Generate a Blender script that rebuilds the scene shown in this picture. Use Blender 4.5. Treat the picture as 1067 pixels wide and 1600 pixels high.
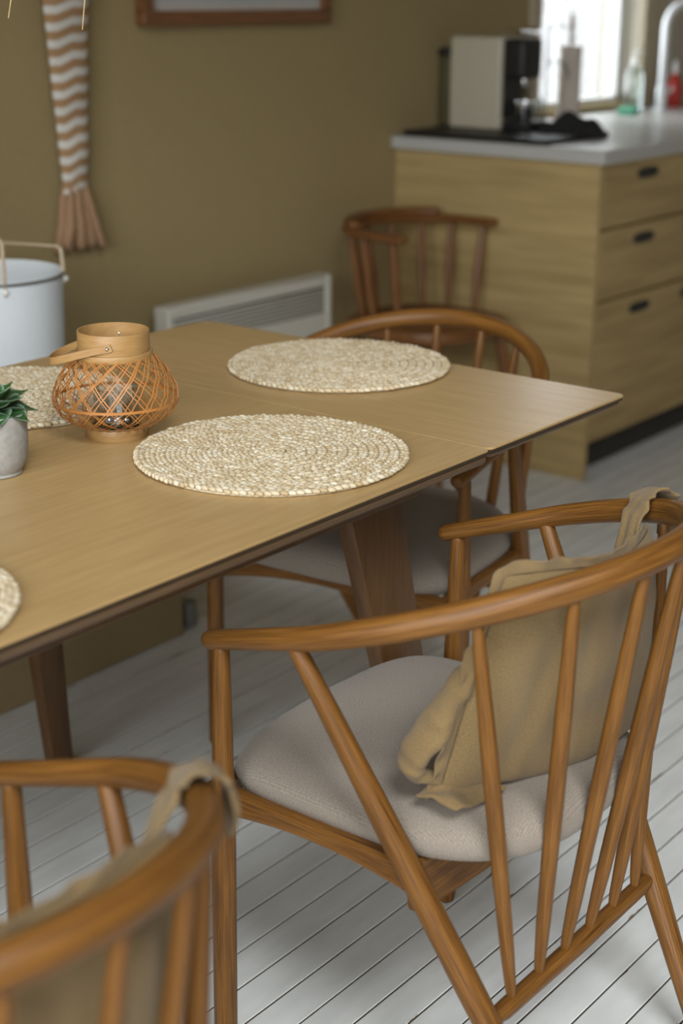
import bpy, bmesh, math, random
from mathutils import Vector, Matrix, noise
import numpy as np
random.seed(7)
rng = np.random.RandomState(11)
for o in list(bpy.data.objects): bpy.data.objects.remove(o)
S = bpy.context.scene
COL = S.collection
PI = math.pi

# ------------------------------------------------------------ camera
CAM_H = 1.335
R = [[0.620129594, -0.249620779, 0.743726262],
     [-0.784483999, -0.203253490, 0.585894934],
     [0.004913409, -0.946772140, -0.321867011]]     # rows: world axes, columns: right, down, forward
cam_d = bpy.data.cameras.new('camera'); cam = bpy.data.objects.new('camera', cam_d); COL.objects.link(cam)
cam.matrix_world = Matrix(((R[0][0], -R[0][1], -R[0][2], 0), (R[1][0], -R[1][1], -R[1][2], 0),
                           (R[2][0], -R[2][1], -R[2][2], CAM_H), (0, 0, 0, 1)))
cam_d.sensor_fit = 'VERTICAL'; cam_d.sensor_height = 36; cam_d.lens = 54
cam_d.clip_start = .05
cam_d.dof.use_dof = True; cam_d.dof.focus_distance = 2.02; cam_d.dof.aperture_fstop = 2.9
S.camera = cam

# ------------------------------------------------------------ view, sky, daylight at the windows
S.view_settings.view_transform = 'Standard'; S.view_settings.look = 'None'
S.view_settings.exposure = -0.15; S.view_settings.gamma = 1.0; S.view_settings.use_curve_mapping = False
w = bpy.data.worlds.new('sky'); S.world = w; w.use_nodes = True
bg = w.node_tree.nodes['Background']; bg.inputs[0].default_value = (1.0, .985, .95, 1); bg.inputs[1].default_value = .6

def area(name, loc, rot, sx, sy, power, color):
    d = bpy.data.lights.new(name, 'AREA'); d.shape = 'RECTANGLE'; d.size = sx; d.size_y = sy
    d.energy = power; d.color = color
    o = bpy.data.objects.new(name, d); COL.objects.link(o); o.location = loc; o.rotation_euler = rot
    return o
# overcast daylight falling through the big living-room window (west wall), the kitchen window and an added, unseen roof window
sky_l = area('daylight_west', (-4.8, -.9, 2.6), (0, 0, 0), 6.0, 3.6, 740, (.94, .975, 1.0))
sky_l.rotation_euler = (Vector((1.5, 1.2, .5)) - sky_l.location).to_track_quat('-Z', 'Y').to_euler()
roof_l = area('added_roof_light', (-1.48, -2.85, 5.25), (0, 0, 0), 2.5, 2.5, 760, (.94, .975, 1.0))
roof_l.rotation_euler = (Vector((1.6, 1.0, .3)) - roof_l.location).to_track_quat('-Z', 'Y').to_euler()
area('daylight_kitchen', (5.0, 3.05, 1.55), (-PI / 2, 0, 0), 1.5, 1.5, 58, (.90, .96, 1.0))

# ------------------------------------------------------------ materials
MATS = {}
def nodes_of(name):
    m = bpy.data.materials.new(name); m.use_nodes = True
    nt = m.node_tree; b = nt.nodes['Principled BSDF']
    MATS[name] = m
    return m, nt, b
def N(nt, t, **kw):
    n = nt.nodes.new(t)
    for k, v in kw.items(): setattr(n, k, v)
    return n
def ramp(nt, stops, interp='LINEAR'):
    r = N(nt, 'ShaderNodeValToRGB'); r.color_ramp.interpolation = interp
    e = r.color_ramp.elements
    while len(e) < len(stops): e.new(.5)
    for i, (p, c) in enumerate(stops): e[i].position = p; e[i].color = (*c, 1)
    return r
def coords(nt, kind, scale, rot=(0, 0, 0)):
    tc = N(nt, 'ShaderNodeTexCoord'); mp = N(nt, 'ShaderNodeMapping')
    mp.inputs['Scale'].default_value = scale; mp.inputs['Rotation'].default_value = rot
    nt.links.new(tc.outputs[kind], mp.inputs[0]); return mp
def plain(name, col, rough=.5, metal=0, noise=.0, nscale=30, bump=0, spec=.5, kind='Object'):
    m, nt, b = nodes_of(name)
    b.inputs['Roughness'].default_value = rough; b.inputs['Metallic'].default_value = metal
    b.inputs['Specular IOR Level'].default_value = spec
    mp = coords(nt, kind, (nscale,) * 3); nz = N(nt, 'ShaderNodeTexNoise'); nz.inputs['Detail'].default_value = 4
    nt.links.new(mp.outputs[0], nz.inputs[0])
    lo = tuple(max(0, c * (1 - noise)) for c in col); hi = tuple(min(1, c * (1 + noise)) for c in col)
    r = ramp(nt, [(.3, lo), (.7, hi)]); nt.links.new(nz.outputs[0], r.inputs[0]); nt.links.new(r.outputs[0], b.inputs['Base Color'])
    if bump:
        bp = N(nt, 'ShaderNodeBump'); bp.inputs['Strength'].default_value = bump; bp.inputs['Distance'].default_value = .002
        nt.links.new(nz.outputs[0], bp.inputs['Height']); nt.links.new(bp.outputs[0], b.inputs['Normal'])
    return m
def wood(name, dark, light, rough=.4, su=90, sv=3.5, coat=0, big=.35, lo=.34, hi=.66, spec=.5):
    """grain follows the UV map: U runs across the grain in metres, V along it"""
    m, nt, b = nodes_of(name)
    mp = coords(nt, 'UV', (su, sv, 1)); nz = N(nt, 'ShaderNodeTexNoise'); nz.inputs['Detail'].default_value = 6; nz.inputs['Roughness'].default_value = .62
    nz.inputs['Distortion'].default_value = .35
    nt.links.new(mp.outputs[0], nz.inputs[0])
    mp2 = coords(nt, 'UV', (su * .13, sv * .45, 1)); n2 = N(nt, 'ShaderNodeTexNoise'); n2.inputs['Detail'].default_value = 2
    nt.links.new(mp2.outputs[0], n2.inputs[0])
    mx = N(nt, 'ShaderNodeMath', operation='MULTIPLY_ADD'); mx.inputs[1].default_value = 1 - big
    ml = N(nt, 'ShaderNodeMath', operation='MULTIPLY'); ml.inputs[1].default_value = big
    nt.links.new(n2.outputs[0], ml.inputs[0]); nt.links.new(nz.outputs[0], mx.inputs[0]); nt.links.new(ml.outputs[0], mx.inputs[2])
    mid = tuple((a + c) / 2 for a, c in zip(dark, light))
    r = ramp(nt, [(lo, dark), (.5, mid), (hi, light)]); nt.links.new(mx.outputs[0], r.inputs[0])
    nt.links.new(r.outputs[0], b.inputs['Base Color'])
    rr = N(nt, 'ShaderNodeMapRange'); rr.inputs[3].default_value = rough - .06; rr.inputs[4].default_value = rough + .1
    nt.links.new(nz.outputs[0], rr.inputs[0]); nt.links.new(rr.outputs[0], b.inputs['Roughness'])
    b.inputs['Specular IOR Level'].default_value = spec
    b.inputs['Coat Weight'].default_value = coat; b.inputs['Coat Roughness'].default_value = .25
    bp = N(nt, 'ShaderNodeBump'); bp.inputs['Strength'].default_value = .12; bp.inputs['Distance'].default_value = .001
    nt.links.new(nz.outputs[0], bp.inputs['Height']); nt.links.new(bp.outputs[0], b.inputs['Normal'])
    return m
wood('oak_chair', (.070, .025, .004), (.250, .108, .020), rough=.44, su=230, sv=2.2, coat=.0, big=.25, lo=.385, hi=.605, spec=.35)
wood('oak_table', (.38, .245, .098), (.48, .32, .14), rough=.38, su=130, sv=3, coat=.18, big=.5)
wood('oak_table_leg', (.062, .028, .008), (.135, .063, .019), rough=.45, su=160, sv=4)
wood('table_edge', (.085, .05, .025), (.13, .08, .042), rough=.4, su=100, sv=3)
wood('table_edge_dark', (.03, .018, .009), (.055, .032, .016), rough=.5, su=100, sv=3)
wood('oak_cabinet', (.285, .195, .075), (.46, .335, .15), rough=.5, su=46, sv=1.0, big=.55)
wood('dark_chair', (.10, .036, .009), (.24, .098, .026), rough=.42, su=110, sv=4)
wood('bamboo', (.31, .17, .058), (.43, .26, .10), rough=.42, su=220, sv=8)
wood('bamboo_strip', (.36, .135, .03), (.50, .22, .058), rough=.4, su=400, sv=20)
wood('frame_wood', (.12, .05, .02), (.23, .10, .035), rough=.5, su=120, sv=4)
plain('wall_paint', (.315, .240, .113), .85, noise=.03, nscale=14, bump=.05)
plain('wall_white', (.50, .46, .37), .8, noise=.02, nscale=10)
plain('ceiling_paint', (.26, .18, .095), .9, noise=.02)
plain('trim_tan', (.42, .36, .25), .6, noise=.03)
plain('white_paint', (.70, .71, .70), .5, noise=.02)
plain('radiator_white', (.58, .56, .49), .45, noise=.02)
plain('radiator_dark', (.11, .10, .08), .6)
plain('plank_side_dark', (.10, .062, .034), .9, noise=.3, nscale=40)
plain('pale_wood', (.55, .44, .30), .5, noise=.1, nscale=40)
plain('gap_dark', (.035, .030, .024), .9)
plain('counter_grey', (.42, .415, .39), .32, noise=.18, nscale=120)
plain('black', (.010, .010, .010), .5, noise=.2)
plain('black_cloth', (.012, .012, .012), .95, noise=.3, nscale=60, bump=.4)
plain('cream_plastic', (.46, .42, .32), .4, noise=.02)
plain('paper', (.62, .56, .49), .9, noise=.03, nscale=60, bump=.2)
plain('chrome', (.75, .76, .78), .12, metal=1, noise=.02)
plain('brushed_white', (.68, .69, .71), .25, metal=.2, noise=.02)
plain('red_plastic', (.42, .03, .02), .35, noise=.1)
plain('green_sponge', (.12, .42, .27), .9, noise=.2, nscale=80)
plain('basket_white', (.66, .70, .72), .85, noise=.04, nscale=90, bump=.15)
plain('bench_paint', (.27, .20, .095), .75, noise=.05, nscale=9)
plain('concrete', (.29, .28, .255), .8, noise=.12, nscale=26, bump=.15)
plain('soil', (.03, .022, .015), .95, noise=.4, nscale=120, bump=.6)
plain('tin', (.20, .20, .19), .5, noise=.15, nscale=40)
plain('wire', (.30, .30, .29), .35, metal=.8)
plain('straw', (.55, .40, .19), .8, noise=.2, nscale=60)
plain('tassel_yarn', (.34, .205, .115), .95, noise=.3, nscale=70, bump=.4)
plain('glaze_candle', (.80, .80, .78), .4, noise=.02)

def fabric(name, c1, c2, scale=900, bump=.5, wr=0):
    m, nt, b = nodes_of(name)
    b.inputs['Roughness'].default_value = .95; b.inputs['Specular IOR Level'].default_value = .15
    b.inputs['Sheen Weight'].default_value = .15
    tc = N(nt, 'ShaderNodeTexCoord')
    w1 = N(nt, 'ShaderNodeTexWave'); w1.inputs['Scale'].default_value = scale / 6.28; w1.bands_direction = 'X'; w1.inputs['Distortion'].default_value = 1.5; w1.inputs['Detail Scale'].default_value = 2
    w2 = N(nt, 'ShaderNodeTexWave'); w2.inputs['Scale'].default_value = scale / 6.28; w2.bands_direction = 'Y'; w2.inputs['Distortion'].default_value = 1.5
    for q in (w1, w2): nt.links.new(tc.outputs['UV'], q.inputs[0])
    mu = N(nt, 'ShaderNodeMath', operation='MULTIPLY'); nt.links.new(w1.outputs['Fac'], mu.inputs[0]); nt.links.new(w2.outputs['Fac'], mu.inputs[1])
    nz = N(nt, 'ShaderNodeTexNoise'); nz.inputs['Scale'].default_value = 420; nz.inputs['Detail'].default_value = 5
    nt.links.new(tc.outputs['UV'], nz.inputs[0])
    ad = N(nt, 'ShaderNodeMath', operation='MULTIPLY_ADD'); ad.inputs[1].default_value = .28
    nt.links.new(mu.outputs[0], ad.inputs[0])
    m3 = N(nt, 'ShaderNodeMath', operation='MULTIPLY'); m3.inputs[1].default_value = .75; nt.links.new(nz.outputs[0], m3.inputs[0]); nt.links.new(m3.outputs[0], ad.inputs[2])
    r = ramp(nt, [(.2, c1), (.75, c2)]); nt.links.new(ad.outputs[0], r.inputs[0]); nt.links.new(r.outputs[0], b.inputs['Base Color'])
    bp = N(nt, 'ShaderNodeBump'); bp.inputs['Strength'].default_value = bump; bp.inputs['Distance'].default_value = .0015
    nt.links.new(ad.outputs[0], bp.inputs['Height'])
    nt.links.new(bp.outputs[0], b.inputs['Normal'])
    return m
fabric('seat_fabric', (.19, .158, .126), (.39, .335, .278), 700, .8)
fabric('linen', (.155, .100, .041), (.305, .21, .098), 1300, .6)

def jute():
    m, nt, b = nodes_of('jute'); b.inputs['Roughness'].default_value = .85; b.inputs['Specular IOR Level'].default_value = .25
    tc = N(nt, 'ShaderNodeTexCoord'); wn = N(nt, 'ShaderNodeTexWhiteNoise', noise_dimensions='2D')
    nt.links.new(tc.outputs['UV'], wn.inputs['Vector'])
    r = ramp(nt, [(0, (.44, .32, .17)), (.25, (.56, .45, .28)), (.7, (.66, .56, .39)), (1, (.72, .655, .51))])
    nt.links.new(wn.outputs['Value'], r.inputs[0])
    mp = coords(nt, 'Object', (700, 700, 700)); nz = N(nt, 'ShaderNodeTexNoise'); nt.links.new(mp.outputs[0], nz.inputs[0])
    mix = N(nt, 'ShaderNodeMix', data_type='RGBA', blend_type='MULTIPLY'); mix.inputs[0].default_value = .2
    nt.links.new(r.outputs[0], mix.inputs[6]); nt.links.new(nz.outputs[0], mix.inputs[7]); nt.links.new(mix.outputs[2], b.inputs['Base Color'])
    bp = N(nt, 'ShaderNodeBump'); bp.inputs['Strength'].default_value = .3; bp.inputs['Distance'].default_value = .0008
    nt.links.new(nz.outputs[0], bp.inputs['Height']); nt.links.new(bp.outputs[0], b.inputs['Normal'])
jute()

def floor_paint():
    """white painted boards; paint chipped to bare wood along the edges"""
    m, nt, b = nodes_of('floor_paint'); b.inputs['Roughness'].default_value = .42
    tc = N(nt, 'ShaderNodeTexCoord'); oi = N(nt, 'ShaderNodeObjectInfo')
    sep = N(nt, 'ShaderNodeSeparateXYZ'); nt.links.new(tc.outputs['Object'], sep.inputs[0])
    ab = N(nt, 'ShaderNodeMath', operation='ABSOLUTE'); nt.links.new(sep.outputs[1], ab.inputs[0])
    edge = N(nt, 'ShaderNodeMapRange'); edge.inputs[1].default_value = .0215; edge.inputs[2].default_value = .0285
    edge.inputs[3].default_value = -.06; edge.inputs[4].default_value = .14
    nt.links.new(ab.outputs[0], edge.inputs[0])
    off = N(nt, 'ShaderNodeVectorMath', operation='MULTIPLY_ADD'); off.inputs[1].default_value = (9, 40, 1)
    cm = N(nt, 'ShaderNodeCombineXYZ'); rm = N(nt, 'ShaderNodeMath', operation='MULTIPLY'); rm.inputs[1].default_value = 57
    nt.links.new(oi.outputs['Random'], rm.inputs[0]); nt.links.new(rm.outputs[0], cm.inputs[0]); nt.links.new(rm.outputs[0], cm.inputs[2])
    nt.links.new(tc.outputs['Object'], off.inputs[0]); nt.links.new(cm.outputs[0], off.inputs[2])
    nz = N(nt, 'ShaderNodeTexNoise'); nz.inputs['Scale'].default_value = 1.3; nz.inputs['Detail'].default_value = 8; nz.inputs['Roughness'].default_value = .7
    nt.links.new(off.outputs[0], nz.inputs[0])
    sm = N(nt, 'ShaderNodeMath', operation='ADD'); nt.links.new(nz.outputs[0], sm.inputs[0]); nt.links.new(edge.outputs[0], sm.inputs[1])
    chip = ramp(nt, [(.71, (0, 0, 0)), (.73, (1, 1, 1))]); nt.links.new(sm.outputs[0], chip.inputs[0])
    n2 = N(nt, 'ShaderNodeTexNoise'); n2.inputs['Scale'].default_value = .8; n2.inputs['Detail'].default_value = 3; nt.links.new(off.outputs[0], n2.inputs[0])
    paint = ramp(nt, [(.3, (.66, .675, .66)), (.7, (.76, .775, .76))]); nt.links.new(n2.outputs[0], paint.inputs[0])
    mix = N(nt, 'ShaderNodeMix', data_type='RGBA'); nt.links.new(chip.outputs[0], mix.inputs[0]); nt.links.new(paint.outputs[0], mix.inputs[6])
    mix.inputs[7].default_value = (.22, .14, .075, 1)
    nt.links.new(mix.outputs[2], b.inputs['Base Color'])
    bp = N(nt, 'ShaderNodeBump'); bp.inputs['Strength'].default_value = .25; bp.inputs['Distance'].default_value = .001; bp.invert = True
    nt.links.new(chip.outputs[0], bp.inputs['Height']); nt.links.new(bp.outputs[0], b.inputs['Normal'])
floor_paint()

def zigzag():
    m, nt, b = nodes_of('zigzag_knit'); b.inputs['Roughness'].default_value = .95
    tc = N(nt, 'ShaderNodeTexCoord'); sp = N(nt, 'ShaderNodeSeparateXYZ'); nt.links.new(tc.outputs['UV'], sp.inputs[0])
    pp = N(nt, 'ShaderNodeMath', operation='PINGPONG'); pp.inputs[1].default_value = .5; nt.links.new(sp.outputs[0], pp.inputs[0])
    ma = N(nt, 'ShaderNodeMath', operation='MULTIPLY_ADD'); ma.inputs[1].default_value = .42
    nt.links.new(pp.outputs[0], ma.inputs[0]); nt.links.new(sp.outputs[1], ma.inputs[2])
    fr = N(nt, 'ShaderNodeMath', operation='FRACT'); nt.links.new(ma.outputs[0], fr.inputs[0])
    r = ramp(nt, [(.0, (.36, .215, .105)), (.46, (.36, .215, .105)), (.54, (.62, .60, .55)), (.93, (.62, .60, .55)), (1, (.36, .215, .105))])
    nt.links.new(fr.outputs[0], r.inputs[0]); nt.links.new(r.outputs[0], b.inputs['Base Color'])
    mp = coords(nt, 'Object', (300, 300, 300)); nz = N(nt, 'ShaderNodeTexNoise'); nt.links.new(mp.outputs[0], nz.inputs[0])
    bp = N(nt, 'ShaderNodeBump'); bp.inputs['Strength'].default_value = .5; bp.inputs['Distance'].default_value = .002
    nt.links.new(nz.outputs[0], bp.inputs['Height']); nt.links.new(bp.outputs[0], b.inputs['Normal'])
zigzag()

def seascape():
    m, nt, b = nodes_of('seascape_print'); b.inputs['Roughness'].default_value = .3
    tc = N(nt, 'ShaderNodeTexCoord'); sp = N(nt, 'ShaderNodeSeparateXYZ'); nt.links.new(tc.outputs['UV'], sp.inputs[0])
    nz = N(nt, 'ShaderNodeTexNoise'); nz.inputs['Scale'].default_value = 3; nt.links.new(tc.outputs['UV'], nz.inputs[0])
    ma = N(nt, 'ShaderNodeMath', operation='MULTIPLY_ADD'); ma.inputs[1].default_value = .05; nt.links.new(nz.outputs[0], ma.inputs[0]); nt.links.new(sp.outputs[1], ma.inputs[2])
    r = ramp(nt, [(0, (.50, .46, .42)), (.06, (.46, .43, .40)), (.11, (.20, .36, .43)), (.5, (.16, .34, .45)), (.62, (.45, .52, .55)), (1, (.55, .58, .58))])
    nt.links.new(ma.outputs[0], r.inputs[0]); nt.links.new(r.outputs[0], b.inputs['Base Color'])
seascape()

def leafmat():
    m, nt, b = nodes_of('succulent'); b.inputs['Roughness'].default_value = .38
    tc = N(nt, 'ShaderNodeTexCoord'); sp = N(nt, 'ShaderNodeSeparateXYZ'); nt.links.new(tc.outputs['UV'], sp.inputs[0])
    ab = N(nt, 'ShaderNodeMath', operation='SUBTRACT'); ab.inputs[1].default_value = .5; nt.links.new(sp.outputs[0], ab.inputs[0])
    a2 = N(nt, 'ShaderNodeMath', operation='ABSOLUTE'); nt.links.new(ab.outputs[0], a2.inputs[0])
    r = ramp(nt, [(.0, (.028, .085, .022)), (.35, (.035, .10, .03)), (.47, (.18, .25, .18))])
    nt.links.new(a2.outputs[0], r.inputs[0]); nt.links.new(r.outputs[0], b.inputs['Base Color'])
leafmat()

def thin_glass(name, tint=(1, 1, 1), gloss=.10):
    m, nt, b = nodes_of(name); nt.nodes.remove(b)
    out = [n for n in nt.nodes if n.type == 'OUTPUT_MATERIAL'][0]
    tr = N(nt, 'ShaderNodeBsdfTransparent'); tr.inputs[0].default_value = (*tint, 1)
    gl = N(nt, 'ShaderNodeBsdfGlossy'); gl.inputs['Roughness'].default_value = .03
    lw = N(nt, 'ShaderNodeLayerWeight'); lw.inputs[0].default_value = .25
    mr = N(nt, 'ShaderNodeMapRange'); mr.inputs[3].default_value = gloss * .5; mr.inputs[4].default_value = .6
    nt.links.new(lw.outputs['Fresnel'], mr.inputs[0])
    mx = N(nt, 'ShaderNodeMixShader'); nt.links.new(mr.outputs[0], mx.inputs[0]); nt.links.new(tr.outputs[0], mx.inputs[1]); nt.links.new(gl.outputs[0], mx.inputs[2])
    nt.links.new(mx.outputs[0], out.inputs[0])
thin_glass('pane_glass'); thin_glass('cup_glass', (.93, .95, .95), .16); thin_glass('bottle_plastic', (.82, .88, .87), .2)

# ------------------------------------------------------------ mesh helpers
class MB:
    def __init__(s): s.v = []; s.f = []; s.uv = []; s.flat = set()
    def quad(s, idx, uvs): s.f.append(tuple(idx)); s.uv.append(uvs)
    def tube(s, path, rad, n=12, aspect=1.0, up=None, cap=True, round_tip=True, voff=0.0, ang0=0.0):
        """swept tube; rad: number or list of (a) or (a,b) half sizes; U = round the girth, V = along, metres"""
        P = [Vector(p) for p in path]; m = len(P)
        rr = [(rad, rad * aspect)] * m if not isinstance(rad, (list, tuple)) else [(r, r * aspect) if not isinstance(r, (tuple, list)) else r for r in rad]
        T = []
        for i in range(m):
            t = P[min(i + 1, m - 1)] - P[max(i - 1, 0)]; T.append(t.normalized())
        u = Vector(up) if up else (Vector((0, 0, 1)) if abs(T[0].z) < .9 else Vector((1, 0, 0)))
        fr = []
        for i in range(m):
            u = (u - T[i] * u.dot(T[i])).normalized(); fr.append((u.copy(), T[i].cross(u)))
        rings = []
        if cap and round_tip:
            a, b2 = rr[0]; e = min(a, b2)
            for k, q in ((.45, .62), (.15, .90)): rings.append((P[0] - T[0] * 0 + T[0] * e * k * .6, fr[0], a * q, b2 * q))
            start = rings; rings = []
            # rounded ends are cut into the first and last stretch, the length stays as given
            rings += [(P[0], fr[0], a * .62, b2 * .62), (P[0] + T[0] * e * .22, fr[0], a * .9, b2 * .9)]
            P0 = P[0] + T[0] * e * .7; rings.append((P0, fr[0], a, b2))
        else: rings.append((P[0], fr[0], *rr[0]))
        for i in range(1, m - 1): rings.append((P[i], fr[i], *rr[i]))
        if cap and round_tip:
            a, b2 = rr[-1]; e = min(a, b2)
            rings += [(P[-1] - T[-1] * e * .7, fr[-1], a, b2), (P[-1] - T[-1] * e * .22, fr[-1], a * .9, b2 * .9), (P[-1], fr[-1], a * .62, b2 * .62)]
        else: rings.append((P[-1], fr[-1], *rr[-1]))
        base = len(s.v); L = voff; lens = []
        for j, (c, (x, y), a, b2) in enumerate(rings):
            if j: L += (c - rings[j - 1][0]).length
            lens.append(L)
            for k in range(n):
                th = ang0 + 2 * PI * k / n
                s.v.append(tuple(c + x * (a * math.cos(th)) + y * (b2 * math.sin(th))))
        g = 2 * PI * max(r[0] for r in rr)
        for j in range(len(rings) - 1):
            for k in range(n):
                k2 = (k + 1) % n
                s.quad((base + j * n + k, base + j * n + k2, base + (j + 1) * n + k2, base + (j + 1) * n + k),
                       ((g * k / n, lens[j]), (g * (k + 1) / n, lens[j]), (g * (k + 1) / n, lens[j + 1]), (g * k / n, lens[j + 1])))
        if cap:
            s.f.append(tuple(base + k for k in reversed(range(n)))); s.uv.append([(.01 * math.cos(2 * PI * k / n), .01 * math.sin(2 * PI * k / n)) for k in range(n)])
            o = base + (len(rings) - 1) * n
            s.f.append(tuple(o + k for k in range(n))); s.uv.append([(.01 * math.cos(2 * PI * k / n), .01 * math.sin(2 * PI * k / n)) for k in range(n)])
        return s
    def box(s, lo, hi, bev=.002, seg=1, along=None, M=None):
        bm = bmesh.new(); bmesh.ops.create_cube(bm, size=1)
        sz = [hi[i] - lo[i] for i in range(3)]
        for v in bm.verts:
            v.co = Vector([lo[i] + (v.co[i] + .5) * sz[i] for i in range(3)])
        bev = min(bev, min(sz) * .45)
        if bev > 0: bmesh.ops.bevel(bm, geom=bm.edges[:], offset=bev, segments=seg, affect='EDGES', profile=.6)
        s.from_bm(bm, along if along is not None else max(range(3), key=lambda i: sz[i]), M); bm.free(); return s
    def from_bm(s, bm, along=0, M=None):
        base = len(s.v); bm.verts.index_update(); bm.normal_update()
        for v in bm.verts: s.v.append(tuple(M @ v.co if M else v.co))
        for f in bm.faces:
            nrm = f.normal; d = max(range(3), key=lambda i: abs(nrm[i]))
            ax = [i for i in range(3) if i != d]
            vv = along if along in ax else ax[1]
            uu = [i for i in ax if i != vv][0]
            s.f.append(tuple(base + v.index for v in f.verts))
            s.uv.append([(l.vert.co[uu] + .37 * l.vert.co[d], l.vert.co[vv]) for l in f.loops])
        return s
    def prism(s, poly, z0, z1, bev=.0015, seg=1, along=0, M=None):
        bm = bmesh.new(); vs = [bm.verts.new((x, y, z0)) for x, y in poly]
        f = bm.faces.new(vs); bm.normal_update()
        if f.normal.z > 0: f.normal_flip()
        r = bmesh.ops.extrude_face_region(bm, geom=[f]); nv = [g for g in r['geom'] if isinstance(g, bmesh.types.BMVert)]
        bmesh.ops.translate(bm, vec=(0, 0, z1 - z0), verts=nv)
        bmesh.ops.recalc_face_normals(bm, faces=bm.faces[:])
        if bev > 0:
            es = [e for e in bm.edges if abs(e.verts[0].co.z - e.verts[1].co.z) < 1e-6]
            bmesh.ops.bevel(bm, geom=es, offset=bev, segments=seg, affect='EDGES', profile=.6)
        s.from_bm(bm, along, M); bm.free(); return s
    def lathe(s, prof, n=32, c=(0, 0, 0), closed=False):
        base = len(s.v); L = [0]
        for i in range(1, len(prof)): L.append(L[-1] + math.hypot(prof[i][0] - prof[i - 1][0], prof[i][1] - prof[i - 1][1]))
        g = 2 * PI * max(p[0] for p in prof)
        for r, z in prof:
            for k in range(n):
                t = 2 * PI * k / n; s.v.append((c[0] + r * math.cos(t), c[1] + r * math.sin(t), c[2] + z))
        m = len(prof)
        for j in range(m if closed else m - 1):
            j2 = (j + 1) % m
            for k in range(n):
                k2 = (k + 1) % n; l2 = L[j2] if j2 else L[-1] + .003
                s.quad((base + j * n + k, base + j * n + k2, base + j2 * n + k2, base + j2 * n + k),
                       ((L[j], g * k / n), (L[j], g * (k + 1) / n), (l2, g * (k + 1) / n), (l2, g * k / n)))
        if not closed:
            for j, rev in ((0, True), (m - 1, False)):
                if prof[j][0] > 1e-5:
                    ids = [base + j * n + k for k in range(n)]
                    if rev: ids.reverse()
                    s.f.append(tuple(ids)); s.uv.append([(s.v[i][0], s.v[i][1]) for i in ids])
        return s
    def grid(s, P, uvf=None, flip=False):
        """P: rows x cols of points"""
        base = len(s.v); r = len(P); c = len(P[0])
        for row in P:
            for p in row: s.v.append(tuple(p))
        for i in range(r - 1):
            for j in range(c - 1):
                q = [(i, j), (i, j + 1), (i + 1, j + 1), (i + 1, j)]
                if flip: q.reverse()
                s.f.append(tuple(base + a * c + b for a, b in q))
                s.uv.append([uvf(a, b) if uvf else (a * .01, b * .01) for a, b in q])
        return s
    def mesh(s, name, smooth=True, angle=40):
        me = bpy.data.meshes.new(name); me.from_pydata(s.v, [], s.f)
        uvl = me.uv_layers.new(name='UVMap'); flat = [c for f in s.uv for p in f for c in p]
        uvl.data.foreach_set('uv', flat)
        me.polygons.foreach_set('use_smooth', [smooth] * len(me.polygons)); me.update()
        if smooth and angle: me.set_sharp_from_angle(angle=math.radians(angle))
        return me
    def build(s, name, mat, parent=None, loc=None, smooth=True, angle=40):
        me = s.mesh(name, smooth, angle); me.materials.append(MATS[mat])
        o = bpy.data.objects.new(name, me); COL.objects.link(o)
        if parent: o.parent = parent
        if loc: o.location = loc
        return o
def tag(o, label, cat, group=None, kind=None):
    o['label'] = label; o['category'] = cat
    if group: o['group'] = group
    if kind: o['kind'] = kind
    return o
def struct(o): o['kind'] = 'structure'; return o
def empty(name, loc, rz=0):
    o = bpy.data.objects.new(name, None); COL.objects.link(o); o.location = loc; o.rotation_euler = (0, 0, rz); o.empty_display_size = .05; return o
def copy_tree(o, parent=None):
    c = o.copy(); COL.objects.link(c); c.parent = parent
    for ch in list(o.children): copy_tree(ch, c)
    return c

# ------------------------------------------------------------ the room
WY = 2.75; XW, XE, YS, ZC = -.75, 6.3, -1.6, 2.7
struct(MB().box((XW - .15, YS - .15, -.10), (XE + .15, WY + .15, -.022), 0).build('floor', 'gap_dark'))
FLOOR = bpy.data.objects['floor']
PITCH = .0580; y0 = .783; k0 = -42; k1 = 35
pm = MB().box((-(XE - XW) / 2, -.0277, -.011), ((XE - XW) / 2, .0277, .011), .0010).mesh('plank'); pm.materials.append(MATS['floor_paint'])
pm.materials.append(MATS['plank_side_dark'])
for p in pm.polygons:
    if p.normal.z < .2: p.material_index = 1  # sides coloured dark: the shade of the gaps is put into the colour
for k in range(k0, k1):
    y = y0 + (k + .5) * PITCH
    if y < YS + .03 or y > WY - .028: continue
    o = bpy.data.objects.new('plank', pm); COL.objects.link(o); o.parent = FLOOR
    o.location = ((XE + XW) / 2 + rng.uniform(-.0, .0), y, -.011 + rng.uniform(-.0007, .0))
SX0, SX1, SY0, SY1 = -.62, 1.15, -1.40, .60           # added roof window above the camera, unseen, sized to light floor and table
cb = MB().box((XW - .15, YS - .15, ZC), (SX0, WY + .15, ZC + .1), 0).box((SX1, YS - .15, ZC), (XE + .15, WY + .15, ZC + .1), 0)
cb.box((SX0, YS - .15, ZC), (SX1, SY0, ZC + .1), 0).box((SX0, SY1, ZC), (SX1, WY + .15, ZC + .1), 0)
struct(cb.build('ceiling', 'ceiling_paint'))
w3 = MB()
for a, b in (((SX0, SY0, ZC + .03), (SX0 + .04, SY1, ZC + .09)), ((SX1 - .04, SY0, ZC + .03), (SX1, SY1, ZC + .09)), ((SX0, SY0, ZC + .03), (SX1, SY0 + .04, ZC + .09)),
             ((SX0, SY1 - .04, ZC + .03), (SX1, SY1, ZC + .09)), ((.22, SY0, ZC + .03), (.25, SY1, ZC + .09))): w3.box(a, b, .003)
win3 = struct(w3.build('added_roof_window', 'white_paint'))
for a, b in ((SX0 + .04, .22), (.25, SX1 - .04)): MB().box((a, SY0 + .04, ZC + .058), (b, SY1 - .04, ZC + .062), 0).build('pane', 'pane_glass', win3)
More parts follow.
